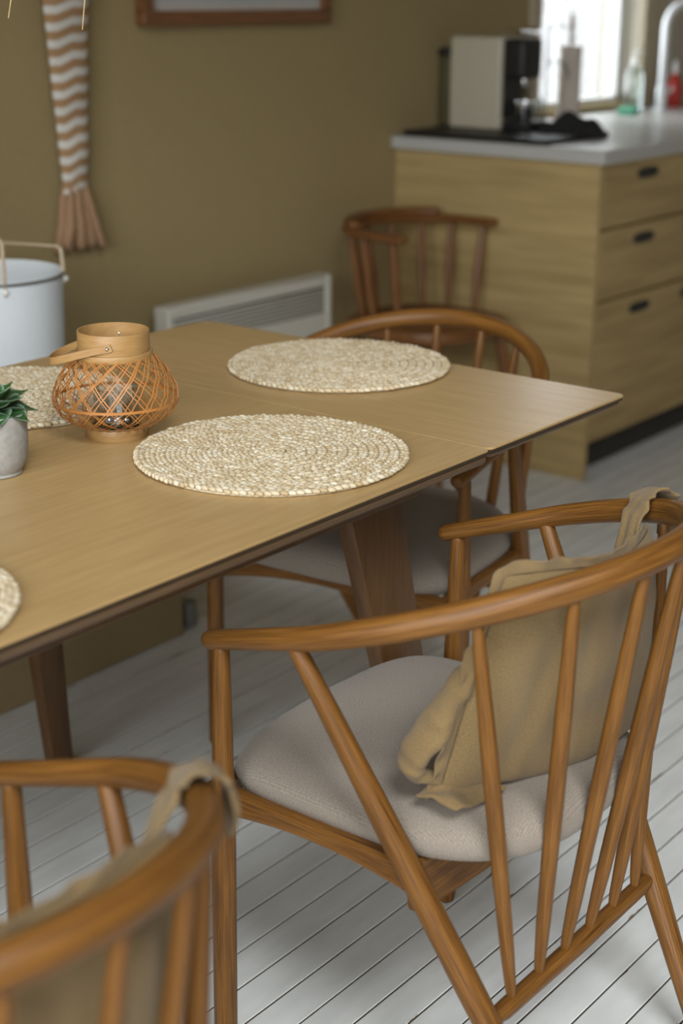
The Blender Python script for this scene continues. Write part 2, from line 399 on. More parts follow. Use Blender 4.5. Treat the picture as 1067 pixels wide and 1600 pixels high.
KX0, KX1, KZ0, KZ1 = 4.51, 5.215, .955, 2.05       # kitchen window opening
nb = MB()
nb.box((XW - .15, WY, -.022), (KX0, WY + .15, ZC), 0).box((KX0, WY, -.022), (KX1, WY + .15, KZ0), 0).box((KX0, WY, KZ1), (KX1, WY + .15, ZC), 0)
struct(nb.build('wall_north', 'wall_paint'))
struct(MB().box((KX1, WY, -.022), (XE + .15, WY + .15, ZC), 0).build('wall_kitchen', 'wall_white'))
struct(MB().box((XW - .15, YS - .15, -.022), (XE + .15, YS, ZC), 0).build('wall_south', 'wall_paint'))
struct(MB().box((XE, YS, -.022), (XE + .15, WY, ZC), 0).build('wall_east', 'wall_white'))
WY0, WY1, WZ0, WZ1 = -1.50, 1.70, .06, 2.60             # living-room window opening
wb = MB()
wb.box((XW - .15, YS, -.022), (XW, WY0, ZC), 0).box((XW - .15, WY1, -.022), (XW, WY, ZC), 0)
wb.box((XW - .15, WY0, -.022), (XW, WY1, WZ0), 0).box((XW - .15, WY0, WZ1), (XW, WY1, ZC), 0)
struct(wb.build('wall_west', 'wall_paint'))
w1 = MB()
for a, b in (((KX0, WY + .06, KZ0), (KX0 + .03, WY + .11, KZ1)), ((KX1 - .045, WY + .06, KZ0), (KX1, WY + .11, KZ1)),
             ((KX0, WY + .06, KZ0), (KX1, WY + .11, KZ0 + .018)), ((KX0, WY + .06, KZ1 - .04), (KX1, WY + .11, KZ1))): w1.box(a, b, .003)
win1 = struct(w1.build('window_1', 'white_paint'))
MB().box((KX0 + .03, WY + .083, KZ0 + .018), (KX1 - .045, WY + .087, KZ1 - .04), 0).build('pane', 'pane_glass', win1)
w2 = MB()
for a, b in (((XW - .11, WY0, WZ0), (XW - .05, WY0 + .05, WZ1)), ((XW - .11, WY1 - .05, WZ0), (XW - .05, WY1, WZ1)), ((XW - .11, WY0, WZ0), (XW - .05, WY1, WZ0 + .05)),
             ((XW - .11, WY0, WZ1 - .05), (XW - .05, WY1, WZ1)), ((XW - .11, .53, WZ0), (XW - .05, .57, WZ1))): w2.box(a, b, .003)
win2 = struct(w2.build('window_2', 'white_paint'))
for a, b in ((WY0 + .05, .53), (.57, WY1 - .05)): MB().box((XW - .082, a, WZ0 + .05), (XW - .078, b, WZ1 - .05), 0).build('pane', 'pane_glass', win2)
struct(MB().box((KX0 - .06, WY - .018, KZ0 - .02), (KX0, WY, KZ1 + .06), .003).build('trim_1', 'trim_tan'))
struct(MB().box((KX1, WY - .018, KZ0 - .02), (KX1 + .14, WY, KZ1 + .06), .003).build('trim_2', 'trim_tan'))
struct(MB().box((2.25, WY - .014, 0), (3.72, WY, .07), .003).build('baseboard_north', 'wall_paint'))

# ------------------------------------------------------------ dining table
TZ = .75; TX0, TXS, TXE, TY0, TY1 = .10, 1.684, 2.066, 1.073, 1.951
def rpoly(x0, x1, y0_, y1_, radii, n=6):
    """rectangle with a radius for each corner: (x0,y0),(x1,y0),(x1,y1),(x0,y1)"""
    out = []
    for (cx, cy, a0), r in zip(((x0, y0_, PI), (x1, y0_, 1.5 * PI), (x1, y1_, 0), (x0, y1_, .5 * PI)), radii):
        sx = 1 if cx == x0 else -1; sy = 1 if cy == y0_ else -1
        c = (cx + sx * r, cy + sy * r)
        for k in range(n + 1):
            a = a0 + .5 * PI * k / n; out.append((c[0] + r * math.cos(a), c[1] + r * math.sin(a)))
    return out
table = tag(empty('dining_table', ((TX0 + TXE) / 2, (TY0 + TY1) / 2, 0)), 'oak dining table with an end leaf, laid with braided placemats', 'table')
def tpart(mb, name, mat):
    o = mb.build(name, mat, table); o.location = -table.location; return o
top = tpart(MB().prism(rpoly(TX0, TXS - .0002, TY0, TY1, (.012, .006, .006, .012)), TZ - .0035, TZ, .0005, along=0), 'tabletop', 'oak_table')
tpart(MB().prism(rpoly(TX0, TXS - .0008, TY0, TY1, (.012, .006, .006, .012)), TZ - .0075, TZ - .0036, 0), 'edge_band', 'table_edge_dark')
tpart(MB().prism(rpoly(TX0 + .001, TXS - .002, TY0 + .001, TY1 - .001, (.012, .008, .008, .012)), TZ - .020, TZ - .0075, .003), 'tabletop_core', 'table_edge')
tpart(MB().prism(rpoly(TXS + .0003, TXE, TY0 + .001, TY1, (.014, .012, .03, .006)), TZ - .0035, TZ, .0005, along=1), 'extension_leaf', 'oak_table')
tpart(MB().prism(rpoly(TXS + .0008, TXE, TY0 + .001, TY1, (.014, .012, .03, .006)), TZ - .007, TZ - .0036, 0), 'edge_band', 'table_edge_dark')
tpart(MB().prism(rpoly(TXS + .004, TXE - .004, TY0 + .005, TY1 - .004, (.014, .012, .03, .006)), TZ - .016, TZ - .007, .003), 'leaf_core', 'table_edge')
for yy in (TY0 + .047, TY1 - .047):
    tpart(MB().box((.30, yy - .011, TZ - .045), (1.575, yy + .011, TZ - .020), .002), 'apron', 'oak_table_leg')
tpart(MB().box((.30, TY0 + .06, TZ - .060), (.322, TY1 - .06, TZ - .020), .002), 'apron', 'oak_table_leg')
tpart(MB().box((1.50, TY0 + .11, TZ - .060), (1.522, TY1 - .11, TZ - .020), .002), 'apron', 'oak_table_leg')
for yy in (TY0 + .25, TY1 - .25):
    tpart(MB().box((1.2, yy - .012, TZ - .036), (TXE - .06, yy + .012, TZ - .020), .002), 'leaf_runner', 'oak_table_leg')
def table_leg(top4, bot4):
    """leg from a quad at the top to a quad at the bottom (x0,x1,y0,y1,z)"""
    bm = bmesh.new(); vs = []
    for x0, x1, ya, yb, z in (bot4, top4):
        vs.append([bm.verts.new(p) for p in ((x0, ya, z), (x1, ya, z), (x1, yb, z), (x0, yb, z))])
    bm.faces.new(list(reversed(vs[0]))); bm.faces.new(vs[1])
    for k in range(4): bm.faces.new((vs[0][k], vs[0][(k + 1) % 4], vs[1][(k + 1) % 4], vs[1][k]))
    bmesh.ops.recalc_face_normals(bm, faces=bm.faces[:])
    bmesh.ops.bevel(bm, geom=bm.edges[:], offset=.005, segments=2, affect='EDGES', profile=.5)
    mb = MB().from_bm(bm, 2); bm.free(); return mb
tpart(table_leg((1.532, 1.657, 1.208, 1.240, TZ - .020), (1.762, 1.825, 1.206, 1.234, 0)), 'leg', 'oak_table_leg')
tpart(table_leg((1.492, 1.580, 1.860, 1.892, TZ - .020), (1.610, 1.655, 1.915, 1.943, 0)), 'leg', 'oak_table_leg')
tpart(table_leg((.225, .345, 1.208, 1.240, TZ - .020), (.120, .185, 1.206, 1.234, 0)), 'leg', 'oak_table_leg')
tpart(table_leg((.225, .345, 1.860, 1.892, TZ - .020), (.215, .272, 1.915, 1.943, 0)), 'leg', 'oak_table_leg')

# ------------------------------------------------------------ braided placemats
def placemat_mesh():
    mb = MB(); pitch = .0136; turns = 13.2
    mb.lathe([(0.0001, .0005), (.174, .0005), (.1765, .002), (.174, .0038), (.0001, .0038)], 48)
    r0 = .004; th = 0.0; n = 0
    segs, rings = 7, 4
    while th < turns * 2 * PI:
        rad = r0 + pitch * th / (2 * PI)
        step = .0098 / max(rad, .008); endk = max(0, 1 - (turns * 2 * PI - th) / 2.2)
        rad -= endk * pitch * .75
        for side in (-1, 1):
            rr = rad + side * pitch * .225 + rng.uniform(-.0005, .0005); t = th + (.5 * step if side > 0 else 0) + rng.uniform(-.06, .06) * step
            fade = 1 - .012 * th / (2 * PI)
            c = Vector((rr * math.cos(t), rr * math.sin(t), .0046 + rng.uniform(-.0006, .0008)))
            tang = Vector((-math.sin(t), math.cos(t), 0)); rdv = Vector((math.cos(t), math.sin(t), 0))
            sl = side * .50 + rng.uniform(-.10, .10)
            a = tang * math.cos(sl) + rdv * math.sin(sl); b = Vector((0, 0, 1)).cross(a)
            la, lb, lc = .0072, .0038 + rng.uniform(-.0003, .0004), .0036
            base = len(mb.v)
            mb.v.append(tuple(c - a * la + Vector((0, 0, -.0012))))
            for j in range(1, rings):
                ph = -PI / 2 + PI * j / rings
                for k in range(segs):
                    q = 2 * PI * k / segs
                    mb.v.append(tuple(c + a * la * math.sin(ph) + b * (lb * math.cos(ph) * math.cos(q)) + Vector((0, 0, lc * math.cos(ph) * math.sin(q) + .0012 * math.cos(ph)))))
            mb.v.append(tuple(c + a * la + Vector((0, 0, -.0012)))); last = len(mb.v) - 1
            uv = (rng.uniform(0, 50), rng.uniform(0, 50))
            for k in range(segs):
                k2 = (k + 1) % segs
                mb.quad((base, base + 1 + k2, base + 1 + k), (uv,) * 3)
                for j in range(rings - 2):
                    mb.quad((base + 1 + j * segs + k, base + 1 + j * segs + k2, base + 1 + (j + 1) * segs + k2, base + 1 + (j + 1) * segs + k), (uv,) * 4)
                mb.quad((base + 1 + (rings - 2) * segs + k, base + 1 + (rings - 2) * segs + k2, last), (uv,) * 3)
        th += step
    me = mb.mesh('placemat', True, 0); me.materials.append(MATS['jute']); return me
pmesh = placemat_mesh()
for (x, y, rz, lab) in ((1.925, 1.527, .4, 'round braided straw placemat on the table end leaf, nothing beside it'),
                        (1.473, 1.277, 1.9, 'round braided straw placemat at the table edge above the upholstered chair seat'),
                        (1.452, 1.770, 3.0, 'round braided straw placemat partly hidden behind the bamboo lantern'),
                        (.792, 1.262, 5.1, 'round braided straw placemat by the table edge beyond the succulent pot')):
    o = bpy.data.objects.new('placemat', pmesh); COL.objects.link(o); o.location = (x, y, TZ); o.rotation_euler = (0, 0, rz)
    tag(o, lab, 'placemat', 'braided straw placemats on the table')

# ------------------------------------------------------------ spindle armchairs
RW, RS0, RB, RZ0, RK = .2708, .177, .295, .60, .329
def rail_pt(t):
    """t in [-1,1]: -1 the tip of the arm at -x, 0 the middle of the back, 1 the other tip"""
    arc = 1.0; tot = RS0 + arc * .45
    d = abs(t); sgn = -1 if t < 0 else 1
    f0 = .70
    if d <= f0:
        a = (d / f0) * PI / 2; x = RW * math.sin(a); s = RS0 + RB * math.cos(a)
    else:
        s = RS0 * (1 - (d - f0) / (1 - f0)); x = RW * (1 - .10 * (1 - s / RS0))
    return Vector((sgn * x, -s, RZ0 + RK * s))
def rail_r(t):
    d = abs(t); k = min(1, (1 - d) / .6); k = k * k * (3 - 2 * k)
    return (.0125 + .0042 * k, .0125 + .0030 * k)
def plank_rail(p0, p1, h_end, h_mid, th, ztop, bow=.0, outdir=None, n=10):
    """seat rail: straight upper edge, arched lower edge"""
    mb = MB(); p0 = Vector(p0); p1 = Vector(p1); d = (p1 - p0); nrm = Vector((d.y, -d.x, 0)).normalized()
    rows = []
    for i in range(n + 1):
        t = i / n; c = p0.lerp(p1, t) + nrm * bow * 4 * t * (1 - t); h = h_mid + (h_end - h_mid) * (2 * t - 1) ** 2
        b = .004
        sec = [(-th / 2 + b, 0), (th / 2 - b, 0), (th / 2, -b), (th / 2, -h + b), (th / 2 - b, -h), (-th / 2 + b, -h), (-th / 2, -h + b), (-th / 2, -b)]
        rows.append([c + nrm * q + Vector((0, 0, ztop + z)) for q, z in sec])
    base = 0; m = 8; L = d.length
    for row in rows: mb.v += [tuple(p) for p in row]
    for i in range(n):
        for k in range(m):
            k2 = (k + 1) % m
            mb.quad((i * m + k, (i + 1) * m + k, (i + 1) * m + k2, i * m + k2), ((.012 * k, L * i / n), (.012 * k, L * (i + 1) / n), (.012 * (k + 1), L * (i + 1) / n), (.012 * (k + 1), L * i / n)))
    mb.f.append(tuple(range(m))); mb.uv.append([(0, 0)] * m)
    mb.f.append(tuple(n * m + k for k in reversed(range(m)))); mb.uv.append([(0, 0)] * m)
    return mb
SZ = .405        # top of the seat frame
def seat_outline(n=72):
    """plan of the seat pad: wide and slightly bowed in front, rounded at the rear"""
    out = []
    for i in range(n):
        a = 2 * PI * i / n; c, s = math.cos(a), math.sin(a); e = 2 / (6.5 if s > 0 else 3.2)
        x = abs(c) ** e * (1 if c >= 0 else -1); y = abs(s) ** e * (1 if s >= 0 else -1)
        yy = -.198 + (.212 if y > 0 else .205) * y
        hw = .224 - .028 * max(0, -y) ** 1.5 + .006 * max(0, y) ** 2
        out.append((x * hw, yy + (.012 * (1 - x * x) if y > 0 else -.006 * (1 - x * x))))
    return out
def seat_pad():
    mb = MB(); ol = seat_outline(); n = len(ol); c = (0, -.198)
    def sad(x, y): return .020 * (1 - min(1, abs(x) / .226) ** 2.2) - .004
    prof = [(0.0, .034), (.35, .034), (.62, .0335), (.80, .032), (.90, .0285), (.96, .0225), (.99, .014), (1.0, .006), (.985, -.006), (.95, -.012), (.0, -.012)]
    rows = []
    for q, z in prof:
        q2 = max(q, .001)
        rows.append([(c[0] + (x - c[0]) * q2, c[1] + (y - c[1]) * q2, SZ + z + (sad(x * q2, y * q2) if z > 0 else 0) * min(1, max(0, z) / .03)) for x, y in ol])
    for r_ in rows: mb.v += r_
    m = len(rows)
    for j in range(m - 1):
        for k in range(n):
            k2 = (k + 1) % n; ids = (j * n + k, (j + 1) * n + k, (j + 1) * n + k2, j * n + k2)
            mb.quad(ids, [(mb.v[i][0] + (.0 if j < 6 else mb.v[i][2]), mb.v[i][1] + (0 if j < 6 else mb.v[i][2])) for i in ids])
    return mb
SP_T = [-.402, -.235, -.078, .078, .235, .402]
def make_chair():
    t = empty('spindle_armchair', (0, 0, 0))
    n = 64; ts = [-1 + 2 * i / n for i in range(n + 1)]
    MB().tube([rail_pt(q) for q in ts], [rail_r(q) for q in ts], n=16, up=(0, 0, 1)).build('arm_rail', 'oak_chair', t)
    for s in (-1, 1):
        a = rail_pt(s * .955); a.z -= .006
        f = Vector((s * .251, -.022, 0))
        hs = [0, .25, .33, .45, .62, 1.0]; rs = [.0100, .0132, .0150, .0154, .0154, .0150]
        MB().tube([a.lerp(f, h) for h in hs], rs, n=14).build('front_leg', 'oak_chair', t)
        a = rail_pt(s * .735); a.z -= .006
        j = Vector((s * .200, -.386, .211)); f = j + (j - a) * (.211 / (a.z - .211))
        hs = [0, .12, .35, .6, .72, 1.0]; rs = [.0105, .0125, .0155, .0165, .0160, .0120]
        MB().tube([a.lerp(f, h) for h in hs], rs, n=14).build('rear_leg', 'oak_chair', t)
    MB().tube([(-.197, -.386, .211), (-.17, -.387, .211), (0, -.388, .211), (.17, -.387, .211), (.197, -.386, .211)], [.0085, .0115, .0125, .0115, .0085], n=12).build('rear_stretcher', 'oak_chair', t)
    for i, q in enumerate(SP_T):
        a = rail_pt(q); a.z -= .008; b = Vector((-.150 + .060 * i, -.3865, .217))
        hs = [0, .08, .3, .55, .85, .96, 1.0]; rs = [.0062, .0080, .0100, .0105, .0088, .0070, .0055]
        MB().tube([a.lerp(b, h) for h in hs], rs, n=10).build('spindle', 'oak_chair', t)
    # seat frame between the legs
    for s in (-1, 1):
        plank_rail((s * .228, .000, 0), (s * .226, -.300, 0), .040, .024, .020, SZ - .004, bow=.0).build('side_rail', 'oak_chair', t)
    plank_rail((.236, .004, 0), (-.236, .004, 0), .056, .026, .022, SZ - .002, bow=-.006).build('front_rail', 'oak_chair', t)
    plank_rail((-.205, -.283, 0), (.205, -.283, 0), .072, .084, .020, SZ - .012).build('rear_rail', 'oak_chair', t)
    seat_pad().build('seat_pad', 'seat_fabric', t, angle=0)
    return t
chairA = make_chair(); chairA.location = (1.470, 1.169, 0)
G = 'spindle armchairs around the table'
tag(chairA, 'oak spindle armchair with beige cushion, its arms tucked under the table beside the end leaf', 'chair', G)
chairB = copy_tree(chairA); chairB.location = (1.892, 1.527, 0); chairB.rotation_euler.z = 1.680
tag(chairB, 'oak spindle armchair with bare grey seat at the end of the table', 'chair', G)
chairC = copy_tree(chairA); chairC.location = (.608, 1.133, 0); chairC.rotation_euler.z = -.104
tag(chairC, 'oak spindle armchair with beige cushion, on the long table side away from the end leaf', 'chair', G)

# ------------------------------------------------------------ linen cushions
def make_cushion():
    t = empty('linen_cushion', (0, 0, 0))
    BL, BR = Vector((-.165, -.285, .452)), Vector((.165, -.370, .446))
    TL, TR = Vector((-.150, -.352, .735)), Vector((.185, -.352, .705))
    nu, nv = 40, 36
    def base(u, v):
        p = BL.lerp(BR, u).lerp(TL.lerp(TR, u), v)
        bow = 4 * u * (1 - u)
        p = p + Vector((0, -.040 * bow * (.25 + .75 * v) - .012 * bow * (1 - v), .004 * math.sin(u * 7 + 1)))
        return p
    def nrm(u, v):
        e = .01; a = base(u + e, v) - base(u - e, v); b = base(u, v + e) - base(u, v - e); return b.cross(a).normalized() * -1
    # n points towards the sitter (+y)
    def wr(u, v):
        return (.010 * noise.noise(Vector((u * 3.5 + .8 * v, v * 2.2, 1.7))) + .005 * noise.noise(Vector((u * 9 + 3 * v, v * 4, 4.2)))
                + .002 * math.sin(9 * u + 5 * v + 2 * math.sin(4 * v)) + .0025 * math.sin(17 * v - 8 * u) * (1 - abs(2 * u - 1))
                + .004 * math.exp(-((u - .16 - .12 * v) / .05) ** 2) - .005 * math.exp(-((u - .24 - .10 * v) / .045) ** 2))
    for_side = {}
    mb = MB()
    for side in (1, -1):
        rows = []
        for i in range(nv + 1):
            v = i / nv; row = []
            for j in range(nu + 1):
                u = j / nu; n = nrm(u, v)
                if n.y < 0: n = -n
                th = ((1 - abs(2 * u - 1) ** 3.2) * (1 - abs(2 * v - 1) ** 3.2)) ** .5
                sag = 1.0 + .35 * (1 - v)
                d = (.046 if side > 0 else .021) * th * sag * side + wr(u, v) * (1 if side > 0 else .8) * th
                row.append(base(u, v) + n * (d + .0012 * side))
            rows.append(row)
        mb.grid(rows, uvf=lambda a, b: (b / nu * .34, a / nv * .33), flip=(side < 0))
    mb.build('pad', 'linen', t, angle=0)
    # frilled flange round three sides, gathered so that it waves
    fl = MB(); path = []
    m = 120
    for i in range(m + 1):
        q = i / m
        if q < .30: u, v = .30 * (1 - q / .30), .0; out = Vector((-.25, 0, -1))
        elif q < .68: u, v = 0, (q - .30) / .38; out = Vector((-1, 0, 0))
        else: u, v = (q - .68) / .32 * .97, 1; out = Vector((0, 0, 1))
        path.append((u, v, q))
    rows = [[] for _ in range(7)]
    for i, (u, v, q) in enumerate(path):
        p = base(u, v); n = nrm(max(.02, min(.98, u)), max(.02, min(.98, v)))
        if n.y < 0: n = -n
        if q < .25: o = Vector((-.2, .55, -.12))
        elif q < .36:
            k = (q - .25) / .11; o = Vector((-.2 - .8 * k, .55 - .1 * k, -.12 + .12 * k))
        elif q < .62: o = Vector((-.92, .42, .05))
        elif q < .74:
            k = (q - .62) / .12; o = Vector((-.92 * (1 - k), .42 * (1 - k) + .10 * k, .05 + .9 * k))
        else: o = Vector((0, .12, .95))
        o.normalize()
        wid = .020 if q < .5 else .020 - .006 * min(1, (q - .5) / .12)
        if q < .06: wid *= q / .06
        if q > .94: wid *= max(.1, (1 - q) / .06)
        low = 1 - min(1, max(0, (q - .28) / .3))
        for k in range(7):
            r_ = k / 6
            wave = (noise.noise(Vector((q * 21, r_ * .8, 3.1))) * (.016 if q < .5 else .012) + noise.noise(Vector((q * 55, 0, 7.7))) * .010) * r_
            pt = p + o * wid * r_ * (1 + .30 * noise.noise(Vector((q * 17, 5.5, 0)))) + n * wave + Vector((0, 0, -.016 * r_ * r_ * low))
            pt.z = max(pt.z, .455)
            rows[k].append(pt)
    fo = fl.grid(rows, uvf=lambda a, b: (a * .008, b * .009)).build('frill', 'linen', t, angle=0)
    so = fo.modifiers.new('thickness', 'SOLIDIFY'); so.thickness = .003; so.offset = 0
    # rolled hem bulging out along the lower left edge, and a crumpled flap at its foot
    hp_ = [base(.03, .62) + Vector((-.004, .012, 0)), base(.0, .48) + Vector((-.006, .014, 0)), base(.0, .32) + Vector((-.012, .022, .004)), base(.0, .16) + Vector((-.024, .034, .008)), base(.01, .07) + Vector((-.024, .032, .008)), base(.06, .05) + Vector((-.010, .016, .004))]
    fine = []
    for a_, b_ in zip(hp_, hp_[1:]):
        for k in range(6): fine.append(a_.lerp(b_, k / 6))
    fine.append(hp_[-1])
    for it in range(4): fine = [fine[0]] + [(fine[i - 1] + fine[i] * 2 + fine[i + 1]) / 4 for i in range(1, len(fine) - 1)] + [fine[-1]]
    rr_ = [(.013 + .012 * math.sin(PI * min(1, i / (len(fine) - 1) * 1.05)) + .007 * noise.noise(Vector((i * .35, 2, 0))), .008 + .006 * math.sin(PI * i / (len(fine) - 1)) + .004 * noise.noise(Vector((i * .5, 9, 0)))) for i in range(len(fine))]
    hem = MB().tube(fine, rr_, n=20, up=(.5, .3, .8))
    hv = []
    for v_ in hem.v:
        q_ = Vector(v_); d_ = noise.noise(q_ * 60) * .004 + noise.noise(q_ * 130) * .002; hv.append(tuple(q_ + Vector((d_, d_, d_ * .6))))
    hem.v = hv; hem.build('rolled_hem', 'linen', t, angle=0)
    fp = []
    for i in range(11):
        u_ = i / 10; row = []
        for k in range(9):
            v_ = k / 8; p_ = Vector((-.190 + .085 * u_, -.268 - .060 * v_ - .015 * u_, .4565 + .010 * math.sin(3 * u_ + 2 * v_) * (1 - v_)))
            p_.z += .010 * noise.noise(Vector((u_ * 4, v_ * 4, 8.8))) + .004; row.append(p_)
        fp.append(row)
    fpo = MB().grid(fp, uvf=lambda a, b: (a * .008, b * .008)).build('flap', 'linen', t, angle=0)
    s3 = fpo.modifiers.new('thickness', 'SOLIDIFY'); s3.thickness = .006; s3.offset = 0
    # tie strap looped over the arm rail
    R0 = rail_pt(.45); tang = (rail_pt(.48) - rail_pt(.42)).normalized(); ra, rb = rail_r(.5); up = Vector((0, 0, 1)); side = tang.cross(up).normalized()
    if side.y < 0: side = -side
    pts = [R0 + side * .075 + up * -.105 + tang * -.05, R0 + side * .055 + up * -.055 + tang * -.03, R0 + side * .030 + up * .0]
    for k in range(9):
        a = math.radians(10 + 160 * k / 8); pts.append(R0 + side * (math.cos(a) * (rb + .010)) + up * (math.sin(a) * (ra + .012)))
    pts += [R0 - side * .027 + up * -.012, R0 - side * .022 + up * -.035]
    st = MB(); w_ = []; P2 = []
    for i in range(len(pts) - 1):
        for k in range(4): P2.append(pts[i].lerp(pts[i + 1], k / 4))
    P2.append(pts[-1])
    for it in range(3): P2 = [P2[0]] + [(P2[i - 1] + P2[i] * 2 + P2[i + 1]) / 4 for i in range(1, len(P2) - 1)] + [P2[-1]]
    rows = []
    for i, p in enumerate(P2):
        rows.append([p + tang * (.026 * (k / 6 * 2 - 1) * (1 + .15 * math.sin(i * .7))) + up * (.0025 * math.sin(k * 1.9 + i * .5)) + side * (.003 * math.sin(k * 2.3 + i * .31)) for k in range(7)])
    so_ = st.grid(rows, uvf=lambda a, b: (a * .008, b * .008)).build('tie_strap', 'linen', t, angle=0)
    s2 = so_.modifiers.new('thickness', 'SOLIDIFY'); s2.thickness = .005; s2.offset = 0
    for ob in t.children:
        sd = ob.modifiers.new('smooth', 'SUBSURF'); sd.levels = 1; sd.render_levels = 1
    return t
cushA = make_cushion(); cushA.location = chairA.location
tag(cushA, 'beige linen cushion with a frilled edge, on the armchair beside the end leaf', 'cushion', 'linen chair cushions')
cushC = copy_tree(cushA); cushC.location = chairC.location; cushC.rotation_euler = chairC.rotation_euler
tag(cushC, 'beige linen cushion with a frilled edge, on the armchair away from the end leaf', 'cushion', 'linen chair cushions')

# ------------------------------------------------------------ bamboo lantern
LX, LY = 1.418, 1.513
lan = tag(empty('bamboo_lantern', (LX, LY, TZ)), 'woven bamboo lantern with a round wooden neck and folded-down handle', 'lantern')
MB().lathe([(.039, 0), (.0475, 0), (.0485, .002), (.0485, .015), (.0475, .0175), (.039, .0175)], 40, closed=True).build('base_ring', 'bamboo', lan)
MB().lathe([(.001, .002), (.0388, .002), (.0388, .004), (.001, .004)], 32).build('base_plate', 'bamboo', lan)
MB().lathe([(.0525, .128), (.0545, .128), (.0550, .130), (.0550, .1650), (.0545, .1662), (.0525, .1662)], 48, closed=True).build('neck_ring', 'bamboo', lan)
MB().lathe([(.0552, .1245), (.0590, .1245), (.0596, .126), (.0596, .1335), (.0588, .1350), (.0552, .1350)], 48, closed=True).build('collar', 'bamboo', lan)
def lprof(t):
    pts = [(.0, .0440, .0165), (.12, .063, .0215), (.30, .0870, .037), (.46, .0965, .056), (.6, .0945, .076), (.76, .083, .100), (.9, .066, .121), (1, .0555, .131)]
    for a, b in zip(pts, pts[1:]):
        if t <= b[0]:
            k = (t - a[0]) / (b[0] - a[0]); k = k * k * (3 - 2 * k) * .25 + k * .75
            return a[1] + (b[1] - a[1]) * k, a[2] + (b[2] - a[2]) * k
    return pts[-1][1:]
for dr in (1, -1):
    wv = MB(); ns = 42
    for i in range(ns):
        ph0 = 2 * PI * i / ns + (.07 if i % 2 else 0) + rng.uniform(-.03, .03)
        wd = .00095 + rng.uniform(-.0003, .0003); off = .0006 * dr
        rows = []
        for k in range(23):
            t = k / 22; r, z = lprof(t); ph = ph0 + dr * (1.75 * (t - .5) + .10 * math.sin(t * PI * 2))
            r += off + .0006 * math.sin(k * 2.1 + i)
            tan = Vector((-math.sin(ph), math.cos(ph), 0)); c = Vector((r * math.cos(ph), r * math.sin(ph), z)); rad = Vector((math.cos(ph), math.sin(ph), 0))
            rows.append([c - tan * wd - rad * .0004, c - tan * wd + rad * .0004, c + tan * wd + rad * .0004, c + tan * wd - rad * .0004, c - tan * wd - rad * .0004])
        wv.grid(rows, uvf=lambda a, b: (b * .001, a * .008))
    wo = wv.build('woven_strips', 'bamboo_strip', lan, angle=30); wo['kind'] = 'stuff'
MB().lathe([(.0962, .0565), (.0975, .0565), (.0975, .0605), (.0962, .0605)], 64, closed=True).build('middle_hoop', 'bamboo_strip', lan)
lan.scale = (.89,) * 3
ax = Vector((.80, .60, 0)).normalized(); sd = Vector((-.60, .80, 0)); zp = .148
hp = []
for k in range(25):
    a = PI * k / 24; f = math.sin(a); c = -math.cos(a)
    hp.append(ax * (.0572 * (abs(c) ** .75) * (1 if c > 0 else -1)) + sd * (.098 * f ** .8 if f > 0 else 0) + Vector((0, 0, zp - .028 * f)))
hp = [hp[0] - sd * .006 + Vector((0, 0, .002))] + hp + [hp[-1] - sd * .006 + Vector((0, 0, .002))]
rows = []
for i, p in enumerate(hp):
    tn = (hp[min(i + 1, len(hp) - 1)] - hp[max(i - 1, 0)]).normalized(); upv = Vector((0, 0, 1)); upv = (upv - tn * upv.dot(tn)).normalized(); nn = tn.cross(upv)
    rows.append([p + upv * .0056 - nn * .0008, p + upv * .0056 + nn * .0008, p - upv * .0056 + nn * .0008, p - upv * .0056 - nn * .0008, p + upv * .0056 - nn * .0008])
hd = MB().grid(rows, uvf=lambda a, b: (b * .004, a * .012)).build('handle', 'bamboo', lan, angle=30)
for s in (-1, 1):
    c = ax * (s * .0585) + Vector((0, 0, zp)); MB().tube([c - ax * s * .007, c, c + ax * s * .0022], [.0026, .0030, .0024], n=10).build('rivet', 'chrome', hd)
MB().lathe([(.001, .0045), (.033, .0045), (.0345, .007), (.0345, .078), (.0335, .078), (.0335, .0075), (.001, .0065)], 32).build('glass_cup', 'cup_glass', lan)
MB().lathe([(.001, .0075), (.0185, .0075), (.0195, .009), (.0195, .022), (.0185, .022), (.018, .019), (.001, .019)], 24).build('tealight', 'chrome', lan)

# ------------------------------------------------------------ succulent in a concrete pot
PX, PY = 1.196, 1.503
pot = tag(empty('potted_succulent', (PX, PY, TZ)), 'green succulent in a small grey concrete pot', 'plant')
MB().lathe([(.0005, 0), (.032, 0), (.034, .0015), (.0335, .005), (.037, .010), (.0415, .022), (.0430, .040), (.0435, .078), (.0425, .0805), (.0405, .0805), (.0395, .078), (.039, .070), (.0005, .068)], 40).build('pot', 'concrete', pot)
MB().lathe([(.0005, .074), (.025, .0735), (.0388, .071), (.0388, .069), (.0005, .069)], 24).build('soil', 'soil', pot)
def leaf_mesh(L, W, bend):
    mb = MB(); rows = []; n = 12; m = 8
    for i in range(n + 1):
        t = i / n; wd = W * (math.sin(PI * min(1, t * .86 + .10)) ** .8) * (1 - t ** 5); th = .0034 * (1 - .75 * t)
        z = L * (.30 * t + bend * t * t); x = L * t * (1 - .10 * bend * t)
        row = []
        for k in range(m + 1):
            q = 2 * PI * k / m; yy = math.cos(q) * wd / 2
            row.append((x, yy, z + math.sin(q) * th + .9 * yy * yy / max(W, .001)))
        rows.append(row)
    return mb.grid(rows, uvf=lambda a, b: (.5 + .5 * math.cos(2 * PI * b / m) * .98, a / n), flip=True)
lm = []
for (L, W, b) in ((.056, .044, -.16), (.049, .042, .04), (.036, .032, .22)):
    me = leaf_mesh(L, W, b).mesh('leaf', True, 60); me.materials.append(MATS['succulent']); lm.append(me)
